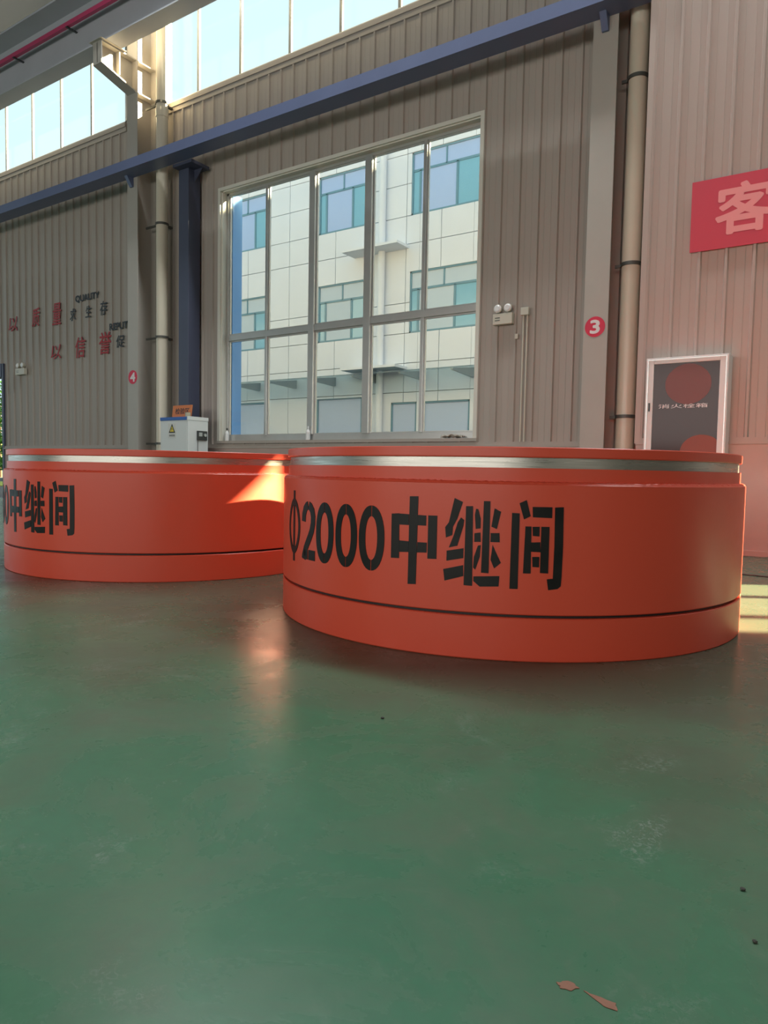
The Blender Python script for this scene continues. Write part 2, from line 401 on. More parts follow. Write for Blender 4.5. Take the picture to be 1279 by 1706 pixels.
# window further along the right-hand wall: the low sun comes in through it
e = sempty('window_2', (WIN2[0], RY, WIN2[2])); loc = (-WIN2[0], -RY, -WIN2[2]); a, b, c, d = WIN2
mb = MB(); mb.box(a, a+.05, RY+.02, RY+.08, c, d); mb.box(b-.05, b, RY+.02, RY+.08, c, d); mb.box(a, b, RY+.02, RY+.08, c, c+.06); mb.box(a, b, RY+.02, RY+.08, d-.05, d)
mb.build('window_frame', M['alu'], e, loc=loc)
for x, hw in ((3.67, .05), (4.87, .05)): MB().box(x-hw, x+hw, RY+.02, RY+.08, c+.06, d-.05).build('mullion', M['alu'], e, loc=loc)
for p, q in ((a+.05, 3.62), (3.72, 4.82), (4.92, b-.05)): MB().box(p, q, RY+.048, RY+.052, c+.06, d-.05).build('pane', M['clglass'], e, loc=loc)

# doorway at the far left
e = sempty('door_1', (-15.02, 8, 0)); loc = (15.02, -8, 0)
mb = MB(); mb.box(-15.09, -15.02, 7.96, 8.14, 0, 2.84); mb.box(-17.2, -17.13, 7.96, 8.14, 0, 2.84)
mb.build('door_jamb', M['navy'], e, loc=loc)
mb = MB(); mb.box(-17.13, -15.09, 7.95, 8.15, 2.56, 2.84)
mb.build('shutter_box', M['navy'], e, loc=loc)

# ------------------------------------------------------------------ columns
def column(xc, label):
    t = thing('steel_column', label, 'column', (xc, 7.77, 0), 0, 'grey steel columns along the window wall')
    MB().box(-.13, .13, -.19, -.175, 0, 9.29).build('flange', M['column'], t)
    MB().box(-.13, .13, .175, .19, 0, 9.29).build('flange', M['column'], t)
    MB().box(-.006, .006, -.175, .175, 0, 9.29).build('web', M['column'], t)
    # bracket that carries the crane girder
    yb, yt, zt = -.19, -.83, 7.36
    b = MB().prism([(yt, 7.04), (yt, zt-.02), (yb, zt-.02), (yb, 6.86)], -.007, .007, lambda u, v, s: (s, u, v)).build('corbel', M['column'], t)
    MB().box(-.11, .11, yt, yb, zt-.02, zt).build('top_plate', M['column'], b)
    MB().prism([(yt, 7.02), (yt, 7.04), (yb, 6.86), (yb, 6.84)], -.11, .11, lambda u, v, s: (s, u, v)).build('bottom_plate', M['column'], b)
    MB().box(-.11, .11, yt, yt+.014, 7.04, zt-.02).build('end_plate', M['column'], b)
    MB().box(-.10, .10, -.5, -.488, 6.98, zt-.02).build('stiffener', M['column'], b)
    for z in (7.33, 6.83): MB().box(-.124, .124, -.175, .175, z, z+.016).build('stiffener_plate', M['column'], t)
    return t
cA = column(-10.20, 'grey steel column left of the blue post, with a bracket carrying the girder above')
cB = column(-2.40, 'grey steel column with the round red number 3 sign, beside the right wall')

def number_sign(xc, z, r, txt, label, tx):
    t = thing('number_sign', label, 'sign', (xc, 7.58, z), 0, 'round red column signs')
    n = 40; poly = [(r*math.cos(2*math.pi*k/n), r*math.sin(2*math.pi*k/n)) for k in range(n)]
    MB().prism(poly, 0, -.003, lambda u, v, s: (u, s, v)).build('disc', M['red'], t)
    o = text_obj(txt, -tx, tx, -r*.62, r*.62, -.003, M['whiteink'], 'numeral', t, offset=.05, depth=.0015)
number_sign(-2.405, 2.312, .108, '3', 'round red sign with a white number 3 on the right column', .047)
number_sign(-10.20, 2.23, .115, '4', 'small round red sign on the column left of the white cabinet', .06)

def downpipe(xc, y, zs, label, zc, arm):
    t = thing('downpipe', label, 'pipe', (xc, y, 0), 0, 'cream downpipes beside the columns')
    MB().tube([(0, 0, 0), (0, 0, 9.29)], .095, 32).build('pipe', M['pipe'], t)
    for z in zs: MB().tube([(0, 0, z), (0, 0, z+.14)], .102, 32).build('coupling', M['pipe'], t)
    for z in zc:
        mb = MB().lathe([(.097, z-.018), (.108, z-.018), (.108, z+.018), (.097, z+.018)], 32, closed=True)
        mb.box(-arm, -.06, -.02, .0, z-.016, z+.016); mb.box(-.02, .02, .09, .20, z-.016, z+.016)
        mb.build('clamp', M['strap'], t)
downpipe(-9.675, 7.76, (6.4,), 'cream downpipe between the left column and the blue post', (1.12, 2.87, 4.70, 6.62), .39)
downpipe(-2.10, 7.76, (), 'cream downpipe in the corner beside the right wall', (1.36, 2.96, 4.87), .165)

# ------------------------------------------------------------------ blue beam, its post and brackets
t = thing('blue_beam', 'long blue steel beam running along the wall below the high windows', 'beam', (-12, 7.3, 5.49))
bl = (12, -7.3, -5.49)
mb = MB(); mb.box(-24, -1.90, 7.30, 7.312, 5.49, 5.64); mb.box(-24, -1.90, 7.312, 7.578, 5.49, 5.502); mb.box(-24, -1.90, 7.312, 7.578, 5.628, 5.64); mb.box(-24, -1.90, 7.42, 7.432, 5.502, 5.628)
mb.build('channel', M['blue'], t, loc=bl)
for xc in (-10.2, -2.40):
    MB().prism([(7.45, 5.49), (7.578, 5.49), (7.578, 5.34), (7.55, 5.34)], xc-.035, xc+.035, lambda u, v, s: (s, u, v)).build('support_bracket', M['blue'], t, loc=bl)
t = thing('steel_post', 'dark blue steel post behind the white cabinet, left of the big window', 'post', (-9.08, 7.82, 0))
MB().box(-.115, .115, -.12, .12, 0, 5.44).build('shaft', M['navy'], t, bevel=.006)
MB().prism([(.115, 5.25), (.115, 5.44), (.30, 5.44)], -.006, .006, lambda u, v, q: (u, q, v)).build('gusset', M['navy'], t)
MB().box(-.115, .32, -.24, .12, 5.44, 5.488).build('head_plate', M['navy'], t)

# ------------------------------------------------------------------ crane girder
t = thing('crane_girder', 'big grey crane girder high on the wall with a thin red rail', 'girder', (-12, 7.12, 7.36))
gl = (12, -7.12, -7.36)
MB().box(-26, 12, 6.98, 7.27, 7.362, 7.385).build('bottom_flange', M['girder'], t, loc=gl)
MB().box(-26, 12, 7.115, 7.13, 7.385, 8.20).build('web', M['girder'], t, loc=gl)
MB().box(-26, 12, 6.80, 7.45, 8.20, 8.23).build('top_flange', M['girder'], t, loc=gl)
MB().box(-26, 12, 7.07, 7.17, 8.23, 8.36).build('crane_rail', M['girder'], t, loc=gl)
for xc in (-10.2, -2.4): MB().box(xc-.16, xc+.16, 6.90, 7.36, 7.36, 7.362).build('bearing_plate', M['column'], t, loc=gl)
r = MB().box(-26, 12, 6.93, 6.985, 7.84, 7.91).build('conductor_rail', M['pink'], t, loc=gl)
for k in range(19):
    x = -25.4+k*1.6
    MB().box(x-.02, x+.02, 6.92, 7.115, 7.82, 7.835).build('rail_clip', M['dark'], r)

# ------------------------------------------------------------------ orange jacking rings
GLYPH = {'中': [[(-87.5, 0.562), (-85.8, 0.565), (-85.7, 0.381), (-87.5, 0.38)], [(-85.8, 0.564), (-83.7, 0.563), (-83.7, 0.519), (-85.8, 0.519)], [(-81.8, 0.562), (-80.1, 0.561), (-80.1, 0.52), (-81.9, 0.52)], [(-83.6, 0.636), (-81.8, 0.637), (-82.0, 0.281), (-83.7, 0.279)], [(-85.7, 0.454), (-83.7, 0.453), (-83.7, 0.409), (-85.7, 0.407)], [(-81.8, 0.452), (-79.9, 0.452), (-79.9, 0.412), (-81.9, 0.41)], [(-79.7, 0.562), (-77.9, 0.562), (-77.9, 0.389), (-79.7, 0.388)]], '继': [[(-74.6, 0.635), (-73.0, 0.62), (-74.0, 0.554), (-74.8, 0.521), (-74.9, 0.488), (-76.1, 0.477), (-76.3, 0.518), (-75.6, 0.538)], [(-73.3, 0.559), (-72.7, 0.549), (-72.8, 0.527), (-73.9, 0.447), (-75.5, 0.438), (-74.6, 0.488), (-73.9, 0.539)], [(-75.9, 0.425), (-72.7, 0.438), (-72.7, 0.399), (-75.9, 0.385)], [(-76.5, 0.351), (-72.7, 0.371), (-72.6, 0.328), (-76.2, 0.305)], [(-72.4, 0.604), (-71.1, 0.605), (-70.9, 0.291), (-72.5, 0.292)], [(-70.5, 0.595), (-70.1, 0.594), (-69.6, 0.557), (-69.6, 0.519), (-70.5, 0.516), (-70.7, 0.571)], [(-69.1, 0.626), (-67.9, 0.626), (-67.9, 0.344), (-69.3, 0.345)], [(-67.1, 0.599), (-65.9, 0.586), (-66.6, 0.518), (-67.6, 0.527)], [(-70.7, 0.499), (-69.6, 0.503), (-69.5, 0.466), (-70.7, 0.465)], [(-67.7, 0.502), (-66.1, 0.503), (-66.0, 0.467), (-67.7, 0.467)], [(-70.0, 0.451), (-69.5, 0.454), (-69.6, 0.407), (-70.4, 0.356), (-70.8, 0.364), (-70.7, 0.406)], [(-67.3, 0.456), (-65.7, 0.387), (-66.9, 0.364), (-67.6, 0.397)], [(-70.7, 0.329), (-65.9, 0.335), (-66.0, 0.294), (-69.5, 0.29), (-70.7, 0.311)]], '间': [[(-63.9, 0.583), (-62.5, 0.582), (-62.5, 0.287), (-64.0, 0.287)], [(-62.6, 0.621), (-61.3, 0.634), (-60.5, 0.572), (-61.7, 0.559)], [(-60.2, 0.608), (-56.6, 0.608), (-56.6, 0.566), (-60.1, 0.568)], [(-56.1, 0.607), (-54.5, 0.609), (-54.4, 0.458), (-54.5, 0.341), (-54.6, 0.302), (-55.2, 0.291), (-56.9, 0.286), (-57.2, 0.328), (-56.1, 0.331), (-56.0, 0.457)], [(-61.4, 0.532), (-60.3, 0.532), (-60.2, 0.349), (-61.6, 0.349)], [(-58.5, 0.532), (-57.0, 0.532), (-57.0, 0.351), (-58.5, 0.352)], [(-60.1, 0.531), (-58.8, 0.532), (-58.8, 0.494), (-60.0, 0.496)], [(-60.3, 0.47), (-58.6, 0.472), (-58.5, 0.433), (-60.3, 0.434)], [(-60.0, 0.414), (-58.7, 0.415), (-58.7, 0.374), (-59.9, 0.375)]]}
def arc_poly(poly, R0, R1):
    """polygon of (angle in degrees, z) laid on the ring, cut every degree so that it follows the curve"""
    bm = bmesh.new(); vs = [bm.verts.new((a, 0, z)) for a, z in poly]
    for tri in tessellate_polygon([[Vector((a*.0209, z, 0)) for a, z in poly]]):
        try: bm.faces.new([vs[i] for i in tri])
        except ValueError: pass
    a0, a1 = min(p[0] for p in poly), max(p[0] for p in poly); k = math.ceil(a0)
    while k < a1:
        if k > a0: bmesh.ops.bisect_plane(bm, geom=bm.verts[:]+bm.edges[:]+bm.faces[:], plane_co=(k, 0, 0), plane_no=(1, 0, 0))
        k += 1
    r = bmesh.ops.extrude_face_region(bm, geom=bm.faces[:])
    top = {v for v in r['geom'] if isinstance(v, bmesh.types.BMVert)}
    bm.verts.index_update()
    vs = []
    for v in bm.verts:
        R = R1 if v in top else R0; an = math.radians(v.co.x); vs.append((R*math.cos(an), R*math.sin(an), v.co.z))
    fs = [tuple(q.index for q in f.verts) for f in bm.faces]; bm.free()
    return vs, fs
def ellipse_half(ac, zc, aw, zh, iw, ih, side, gap=.09, p=2.15):
    """half of a stencilled 0 : side -1 left, +1 right"""
    def pt(w_, h_, th):
        c, s = math.cos(th), math.sin(th)
        return (w_*math.copysign(abs(c)**(2/p), c), h_*math.copysign(abs(s)**(2/p), s))
    n = 18; out = []
    for k in range(n+1):
        th = -math.pi/2+math.pi*k/n; x, y = pt(aw, zh, th); out.append((ac+side*max(abs(x), gap), zc+y))
    for k in range(n, -1, -1):
        th = -math.pi/2+math.pi*k/n; x, y = pt(iw, ih, th); out.append((ac+side*max(abs(x), gap), zc+y))
    return out
def quads(path, wd):
    """ribbon of (angle,z) points; wd = half width in metres, mapped to degrees across"""
    K = 180/math.pi/1.2; out = []
    P = [Vector((a/K, z)) for a, z in path]; L_, R_ = [], []
    for i, p in enumerate(P):
        d = (P[min(i+1, len(P)-1)]-P[max(i-1, 0)]).normalized(); nrm = Vector((-d.y, d.x))*wd
        L_.append(p+nrm); R_.append(p-nrm)
    for i in range(len(P)-1): out.append([(q.x*K, q.y) for q in (L_[i], L_[i+1], R_[i+1], R_[i])])
    return out
def signs():
    S = []
    # phi
    ac, zc = -121.3, .462
    S.append(('phi', [ellipse_half(ac, zc, 4.0, .135, 2.9, .105, -1, .25, 1.8), ellipse_half(ac, zc, 4.0, .135, 2.9, .105, 1, .25, 1.8), [(ac-.55, .293), (ac+.55, .293), (ac+.55, .634), (ac-.55, .634)]]))
    # 2
    zb, zt, a0, a1 = .318, .592, -116.1, -109.9
    f = lambda u, v: (a0+u*(a1-a0), zb+v*(zt-zb))
    top_l = [f(*p) for p in ((.13, .64), (.15, .76), (.25, .86), (.38, .91), (.47, .92))]
    top_r = [f(*p) for p in ((.53, .92), (.65, .90), (.78, .84), (.85, .74), (.84, .62), (.76, .50), (.62, .39), (.45, .28), (.30, .18), (.18, .06), (.15, .0))]
    S.append(('digit', quads(top_l, .0195)+quads(top_r, .0195)+[[f(*p) for p in ((.05, 0), (.47, 0), (.47, .16), (.16, .16))], [f(*p) for p in ((.53, 0), (1, 0), (1, .17), (.53, .17))]]))
    for ac in (-106.25, -99.2, -92.3):
        S.append(('digit', [ellipse_half(ac, .454, 3.2, .137, 1.5, .092, -1), ellipse_half(ac, .454, 3.2, .137, 1.5, .092, 1)]))
    for ch in '中继间': S.append(('character', GLYPH[ch]))
    return S
def ring(label, loc, rot):
    t = thing('jacking_ring', label, 'steel ring', loc, math.radians(rot), 'orange steel jacking rings on the workshop floor')
    n = 288
    MB().lathe([(1.2, .004), (1.2, .168), (1.196, .172), (1.10, .172), (1.10, 0), (1.196, 0)], n, closed=True).build('base_ring', M['orange'], t)
    MB().lathe([(1.178, .172), (1.178, .184), (1.11, .184), (1.11, .172)], n, closed=True).build('groove', M['groove'], t)
    MB().lathe([(1.2, .188), (1.2, .692), (1.195, .697), (1.10, .697), (1.10, .184), (1.196, .184)], n, closed=True).build('shell', M['orange'], t)
    bead = MB()
    random.seed(3)
    for k in range(n): pass
    pr = []
    vs, fs = [], []
    nb = 900
    for k in range(nb):
        a = 2*math.pi*k/nb; h_ = .007+.004*random.random(); w_ = .008+.004*random.random()
        for q in range(5):
            b_ = math.pi*.5*q/4; R = 1.176+w_*2*math.cos(b_)*.9; vs.append((R*math.cos(a), R*math.sin(a), .696+h_*math.sin(b_)))
    for k in range(nb):
        for q in range(4): fs.append((k*5+q, ((k+1) % nb)*5+q, ((k+1) % nb)*5+q+1, k*5+q+1))
    MB().add(vs, fs, True).build('weld_bead', M['orange'], t)
    MB().lathe([(1.176, .697), (1.176, .757), (1.10, .757), (1.10, .697)], n, closed=True).build('collar', M['orange'], t)
    MB().lathe([(1.166, .757), (1.166, .798), (1.10, .798), (1.10, .757)], n, closed=True).build('steel_band', M['steel'], t)['label'] = 'bare polished steel band'
    MB().lathe([(1.178, .800), (1.18, .802), (1.18, .836), (1.177, .839), (1.10, .839), (1.10, .798), (1.177, .798)], n, closed=True).build('top_flange', M['orange'], t)
    for nm, polys in signs():
        mb = MB()
        for p in polys:
            vs, fs = arc_poly(p, 1.1995, 1.2022); mb.add(vs, fs)
        mb.build(nm, M['black'], t)['label'] = 'black stencilled character'
    return t
ring('orange steel ring nearest the camera, its black lettering in full view', (-1.6314, 3.6182, 0), 0)
ring('orange steel ring at left, farther back, only its last black characters in view', (-4.5232, 3.7461, 0), -15.5)

# ------------------------------------------------------------------ things along the wall
# white cabinet with placard
t = thing('electrical_cabinet', 'white metal cabinet with blue top edge and warning sticker left of the big window', 'cabinet', (-8.82, 7.5, 0))
MB().box(-.32, .32, -.2, .2, 0, 1.455).build('body', M['cabwhite'], t, bevel=.006)
mb = MB(); mb.box(-.325, .30, -.206, .2, 1.455, 1.505); mb.build('blue_lid', M['cabblue'], t, bevel=.004)
MB().box(.30, .324, -.204, .204, 1.455, 1.512).build('lid_end', M['cabwhite'], t)
MB().box(-.30, .285, -.203, -.2, .12, 1.43).build('door', M['cabwhite'], t)
s = MB().box(-.13, .05, -.2055, -.203, 1.19, 1.41).build('warning_sticker', M['paper'], t)
MB().prism([(-.115, 1.262), (.035, 1.262), (-.04, 1.402)], -.2055, -.2065, lambda u, v, q: (u, q, v)).build('black_triangle', M['blackink'], s)
MB().prism([(-.087, 1.280), (.007, 1.280), (-.04, 1.368)], -.2065, -.2072, lambda u, v, q: (u, q, v)).build('yellow_triangle', M['yellow'], s)
MB().prism([(-.040, 1.345), (-.058, 1.318), (-.044, 1.318), (-.054, 1.288), (-.026, 1.324), (-.040, 1.324)], -.2072, -.2078, lambda u, v, q: (u, q, v)).build('bolt_mark', M['blackink'], s)
text_obj('有电危险', -.105, .025, 1.205, 1.240, -.2055, M['blackink'], 'lettering', s, depth=.001)
d = MB().box(.32, .345, -.03, .165, 1.155, 1.30).build('control_panel', M['dark'], t, bevel=.004)
MB().box(.345, .349, -.005, .06, 1.215, 1.275).build('display', M['screen'], d)
MB().tube([(.345, .115, 1.235), (.362, .115, 1.235)], .024, 20).build('knob', M['screen'], d)
MB().tube([(.335, -.02, 1.155), (.335, -.018, .9), (.332, -.03, .5), (.33, -.02, .1)], .004, 8).build('cable', M['cable'], t)
t = thing('placard', 'small orange placard with dark characters standing on the white cabinet', 'sign', (-8.86, 7.48, 1.5062))
MB().box(-.22, .22, -.008, .008, 0, .20).build('board', M['placard'], t, rot=(math.radians(-8), 0, 0))
MB().box(-.20, .20, .0, .09, 0, .006).build('stand', M['white'], t)
o = text_obj('检验区', -.15, .17, .06, .155, -.009, M['blackink'], 'lettering', t, offset=.01, depth=.001); o.rotation_euler = (math.radians(-8), 0, 0)
mb = MB().tube([(0, 0, 0), (0, 0, .07)], .04, 20)
tag(mb.build('tape_roll', mat('roll_beige', lin(190, 180, 150), .6), loc=(-8.62, 7.40, 1.506)), 'small pale roll in front of the orange placard on the white cabinet', 'tape roll')

# hose cabinet on the right-hand wall
t = thing('hose_cabinet', 'pale framed wall cabinet with dark glass door on the right wall', 'cabinet', (-1.395, 7.2, .0))
mb = MB(); mb.box(-.365, -.345, 0, .205, .90, 1.87); mb.box(.345, .365, 0, .205, .90, 1.87); mb.box(-.345, .345, 0, .205, 1.85, 1.87); mb.box(-.345, .345, 0, .205, .90, .92); mb.box(-.345, .345, .19, .205, .92, 1.85)
mb.build('body', M['white'], t)
mb = MB(); 
mb.box(-.365, -.292, -.022, .0, .90, 1.87); mb.box(.292, .365, -.022, .0, .90, 1.87); mb.box(-.292, .292, -.022, 0, 1.812, 1.87); mb.box(-.292, .292, -.022, 0, .90, .96)
d = mb.build('door_frame', M['white'], t, bevel=.004)
mb = MB(); mb.box(-.352, -.342, -.026, -.022, .913, 1.857); mb.box(.342, .352, -.026, -.022, .913, 1.857); mb.box(-.342, .342, -.026, -.022, 1.847, 1.857)
mb.build('door_edge', M['alu'], d)
MB().box(-.292, .292, -.012, -.006, .96, 1.812).build('door_glass', M['darkglass'], d)['label'] = 'dark glass pane'
MB().box(-.330, -.316, -.036, -.022, 1.36, 1.44).build('handle', M['dark'], d, bevel=.002)
nn = 40; poly = [(.02+.205*math.cos(2*math.pi*k/nn), 1.61+.19*math.sin(2*math.pi*k/nn)) for k in range(nn)]
mb = MB().prism(poly, -.0125, -.0145, lambda u, v, q: (u, q, v))
mb.build('round_label', M['reel'], d)
poly = [(.16+.19*math.cos(a), .96+.17*math.sin(a)) for a in [math.pi*k/24 for k in range(25)]]; poly = [(min(u, .29), v) for u, v in poly]
MB().prism(poly, -.0125, -.0145, lambda u, v, q: (u, q, v)).build('lower_disc', M['orangedisc'], d)
text_obj('消火栓箱', -.24, .20, 1.385, 1.425, -.0125, M['whiteink'], 'lettering', d, offset=.01, depth=.001)

# red banner
t = thing('banner', 'red cloth banner with one big pale character high on the right wall', 'banner', (-1.45, 7.385, 2.888))
MB().box(0, 2.6, 0, .006, 0, .66).build('cloth', M['banner'], t)
text_obj('客', .225, .705, .13, .575, 0, M['pinkink'], 'character', t, offset=.028, depth=.0015)

# wall lettering of the left bay
def letters(txt, x0, x1, z0, z1, m, label, off=.012, shear=.12):
    tag(text_obj(txt, x0, x1, z0, z1, 7.972, m, 'wall_letter' if len(txt) == 1 else 'wall_word', None, offset=off, depth=.003, shear=shear), label, 'lettering', 'slogan lettering on the left wall')
letters('以', -14.80, -14.46, 3.47, 3.757, M['redink'], 'red character 以 at the left end of the upper line on the left wall')
letters('质', -13.92, -13.65, 3.49, 3.847, M['redink'], 'red character 质, second of the upper line on the left wall')
letters('量', -13.20, -12.91, 3.456, 3.862, M['redink'], 'red character 量, third of the upper line on the left wall')
letters('求', -12.612, -12.437, 3.471, 3.696, M['blackink'], 'small black character 求 right of the red 量 on the left wall')
letters('生', -12.122, -11.948, 3.488, 3.697, M['blackink'], 'small black character 生 under the word QUALITY on the left wall')
letters('存', -11.669, -11.463, 3.482, 3.731, M['blackink'], 'small black character 存 at the right end of the upper line')
letters('QUALITY', -12.433, -11.704, 3.789, 3.921, M['blackink'], 'black word QUALITY above the upper line on the left wall', .04, 0)
letters('REPUT', -11.389, -10.87, 3.182, 3.299, M['blackink'], 'black word beginning REPUT, running behind the left column', .04, 0)
letters('以', -13.266, -12.929, 2.794, 3.066, M['redink'], 'red character 以 at the left end of the lower line on the left wall')
letters('信', -12.444, -12.129, 2.764, 3.145, M['redink'], 'red character 信 in the middle of the lower line on the left wall')
letters('誉', -11.702, -11.341, 2.774, 3.169, M['redink'], 'red character 誉 in the lower line under the word REPUT')
letters('促', -11.194, -10.977, 2.858, 3.071, M['blackink'], 'small black character 促 beside the left column')

# emergency lights
def emergency(x, z, s, label, heads=(-1, 1)):
    t = thing('emergency_light', label, 'emergency light', (x, 7.978, z), 0, 'twin-head emergency lights on the walls')
    MB().box(-.125*s, .125*s, -.07, 0, -.065, .065).build('battery_box', M['emerg'], t, bevel=.006)
    for k in range(2):
        MB().box(-.095*s, -.03*s, -.072, -.07, -.02+.03*k, -.012+.03*k).build('label_line', M['dark'], t)
    for sx in heads:
        h_ = MB().tube([(sx*.065*s, -.035, .065), (sx*.065*s, -.035, .09)], .012, 12).build('stem', M['emerg'], t)
        MB().tube([(sx*.065*s, .0, .125), (sx*.065*s, -.045, .125), (sx*.065*s, -.07, .125)], [.03, .05, .05], 24).build('lamp_head', M['emerg'], h_)
        MB().tube([(sx*.065*s, -.07, .125), (sx*.065*s, -.082, .125)], [.046, .03], 24).build('lens', M['lamphead'], h_)
emergency(-3.635, 2.585, 1, 'ivory emergency light right of the big window')
emergency(-14.29, 2.62, 1.3, 'ivory emergency light beside the doorway at far left', (-1, 1))
t = thing('junction_box', 'small ivory junction box with two conduits running down, right of the window', 'junction box', (-3.36, 7.978, 2.65))
MB().box(-.05, .05, -.05, 0, -.045, .045).build('box', M['emerg'], t, bevel=.005)
for dx in (-.022, .026): MB().tube([(dx, -.02, -.045), (dx, -.02, -1.535)], .010, 12).build('conduit', M['emerg'], t)
tag(MB().box(-.02, .02, -.02, 0, -.03, .03).build('wall_socket', M['emerg'], loc=(-3.47, 7.978, 2.37), bevel=.003), 'tiny ivory box on the wall left of the two conduits', 'socket')

# bottles and rag on the window sill
def bottle(x, label, cap, s=1):
    t = thing('bottle', label, 'bottle', (x, 8.035, 1.166), 0, 'bottles on the window sill')
    MB().lathe([(0, 0), (.03, 0), (.033, .01), (.033, .12), (.02, .15), (.013, .155), (.013, .17), (0, .17)], 24).build('body', M['white'], t)
    MB().lathe([(0, .170), (.015, .170), (.015, .205*s), (0, .205*s)], 20).build('cap', cap, t)
bottle(-8.43, 'small pale bottle with a black cap at the left end of the window sill', M['dark'])
bottle(-6.745, 'small white bottle with white cap by the second mullion on the sill', M['white'])
bm = bmesh.new(); bmesh.ops.create_grid(bm, x_segments=24, y_segments=10, size=.5)
for v in bm.verts:
    x, y = v.co.x, v.co.y
    v.co = (x*.30, y*.09, .012+.022*abs(math.sin(x*9+y*4))*math.cos(x*2.2)+.012*math.sin(y*11+x*5)+.01)
me = bpy.data.meshes.new('rag'); bm.to_mesh(me); bm.free(); me.materials.append(M['cloth'])
o = bpy.data.objects.new('rag', me); C.objects.link(o); o.location = (-4.34, 8.03, 1.166)
sm = o.modifiers.new('thick', 'SOLIDIFY'); sm.thickness = .006
for p in me.polygons: p.use_smooth = True
tag(o, 'crumpled grey rag lying at the right end of the window sill', 'rag')

# floor bits
tag(MB().tube([(-2.2, 6.35, .005), (-1.4, 6.05, .005), (-.68, 5.92, .005), (-.50, 5.90, .005), (.1, 5.95, .005), (1.2, 6.2, .005)], .005, 8).build('cable', M['cable']), 'thin black cable lying on the floor right of the nearest ring', 'cable')
random.seed(11)
def scrap(pts):
    out = []
    for (x0, y0), (x1, y1) in zip(pts, pts[1:]+pts[:1]):
        for k in range(4):
            f = k/4; out.append((x0+(x1-x0)*f+random.gauss(0, .0011), y0+(y1-y0)*f+random.gauss(0, .0011)))
    return out
for pts, lb in (([(-.327, .962), (-.313, .976), (-.299, .970), (-.304, .958), (-.318, .954)], 'short torn pinkish scrap stuck to the green floor, left of a longer one'), ([(-.290, .968), (-.272, .970), (-.246, .970), (-.240, .957), (-.262, .956)], 'longer torn pinkish scrap stuck to the green floor in the foreground')):
    tag(MB().prism(scrap(pts), 0, .0008, lambda u, v, q: (u, v, q)).build('tape_scrap', M['tape'], loc=(0, 0, .0003)), lb, 'tape scrap', 'torn scraps on the floor')
def pebble(x, y, s, label):
    bm = bmesh.new(); bmesh.ops.create_icosphere(bm, subdivisions=2, radius=s)
    for v in bm.verts: v.co *= 1+.35*(random.random()-.5); v.co.z *= .5
    zmin = min(v.co.z for v in bm.verts)
    me = bpy.data.meshes.new('debris_chip'); bm.to_mesh(me); bm.free(); me.materials.append(M['speck'])
    o = bpy.data.objects.new('debris_chip', me); C.objects.link(o); o.location = (x, y, -zmin); o.rotation_euler = (0, 0, random.random()*6)
    tag(o, label, 'debris', 'dark chips on the green floor')
pebble(-.135, 1.377, .0045, 'dark chip on the green floor near the right edge, the upper of two')
pebble(-.10, 1.23, .004, 'dark chip on the green floor at the right edge, below another chip')
pebble(-1.14, 1.717, .005, 'dark chip alone on the green floor in front of the nearest ring')

# ------------------------------------------------------------------ outside
structure(MB().box(-70, 60, 8.12, 70, -.25, -.02).build('ground', M['ground']))
lawn = MB().box(-60, -24, 11, 15.6, -.02, .0).build('lawn', M['grass']); lawn['kind'] = 'stuff'; lawn['label'] = 'yellow-green lawn beyond the doorway'; lawn['category'] = 'lawn'
FYB = 16.7
b = thing('office_building', 'pale panelled office building seen through the big window', 'building', (-9, FYB, 0))
bo = (9, -FYB, 0)
holes = []
def fwin(x0, x1, z0, z1, kind): holes.append((x0, x1, z0, z1, kind))
for zz, kind in ((1.38, 'low'), (4.54, 'mid'), (7.71, 'top'), (10.4, 'top')):
    for xx, wd in ((-27.4, 1.85), (-24.2, 2.05), (-20.8, 1.85), (-17.55, 1.85), (-13.69, 1.85), (-10.46, 2.10), (-6.9, 1.85), (-3.4, 2.05), (0.2, 1.85), (3.8, 2.05), (7.4, 1.85)):
        if kind == 'low': continue
        fwin(xx, xx+wd, zz, zz+1.66, kind)
for xx, wd, zt in ((-17.6, 1.86, 2.85), (-13.70, 1.68, 2.87), (-11.01, .84, 2.65), (-9.96, 1.42, 2.65), (-6.9, 2, 2.65)): fwin(xx, xx+wd, .9, zt, 'low')
xs = sorted({-30, 12, *[h[0] for h in holes], *[h[1] for h in holes], -19.2, -22.6, -16.6, -14.84, -13.05, -12.2, -11.6, -10.6, -9.5, -8.0, -5, -1.5, 2, 5.8, 10})
zs = sorted({0, 12.6, .9, 1.38, 2.65, 2.92, 3.72, 4.54, 5.37, 6.20, 6.95, 7.71, 8.57, 9.37, 10.4, 12.06, 2.85})
mb = MB(); g = .009
def merged_cells():
    for i in range(len(xs)-1):
        for j in range(len(zs)-1):
            a, c = xs[i], zs[j]; bb, dd = xs[i+1], zs[j+1]; mx, mz = (a+bb)/2, (c+dd)/2
            if any(h[0] < mx < h[1] and h[2] < mz < h[3] for h in holes): continue
            yield a, bb, c, dd
vis_x = {-16.6, -14.84, -13.05, -10.6, -9.5, -8.0, -19.2, -22.6}
vis_z = {2.92, 3.72, 4.54, 5.37, 6.95, 7.71, 8.57, 9.37}
for a, bb, c, dd in merged_cells():
    mb.box(a+(g if a in vis_x or any(h[1] == a for h in holes) else 0), bb-(g if bb in vis_x else 0), FYB, FYB+.06, c+(g if c in vis_z else 0), dd-(g if dd in vis_z else 0))
mb.build('facade', M['facade'], b, loc=bo)
MB().box(-30, 12, FYB+.07, FYB+9, 0, 12.6).build('wall_core', M['joint'], b, loc=bo)
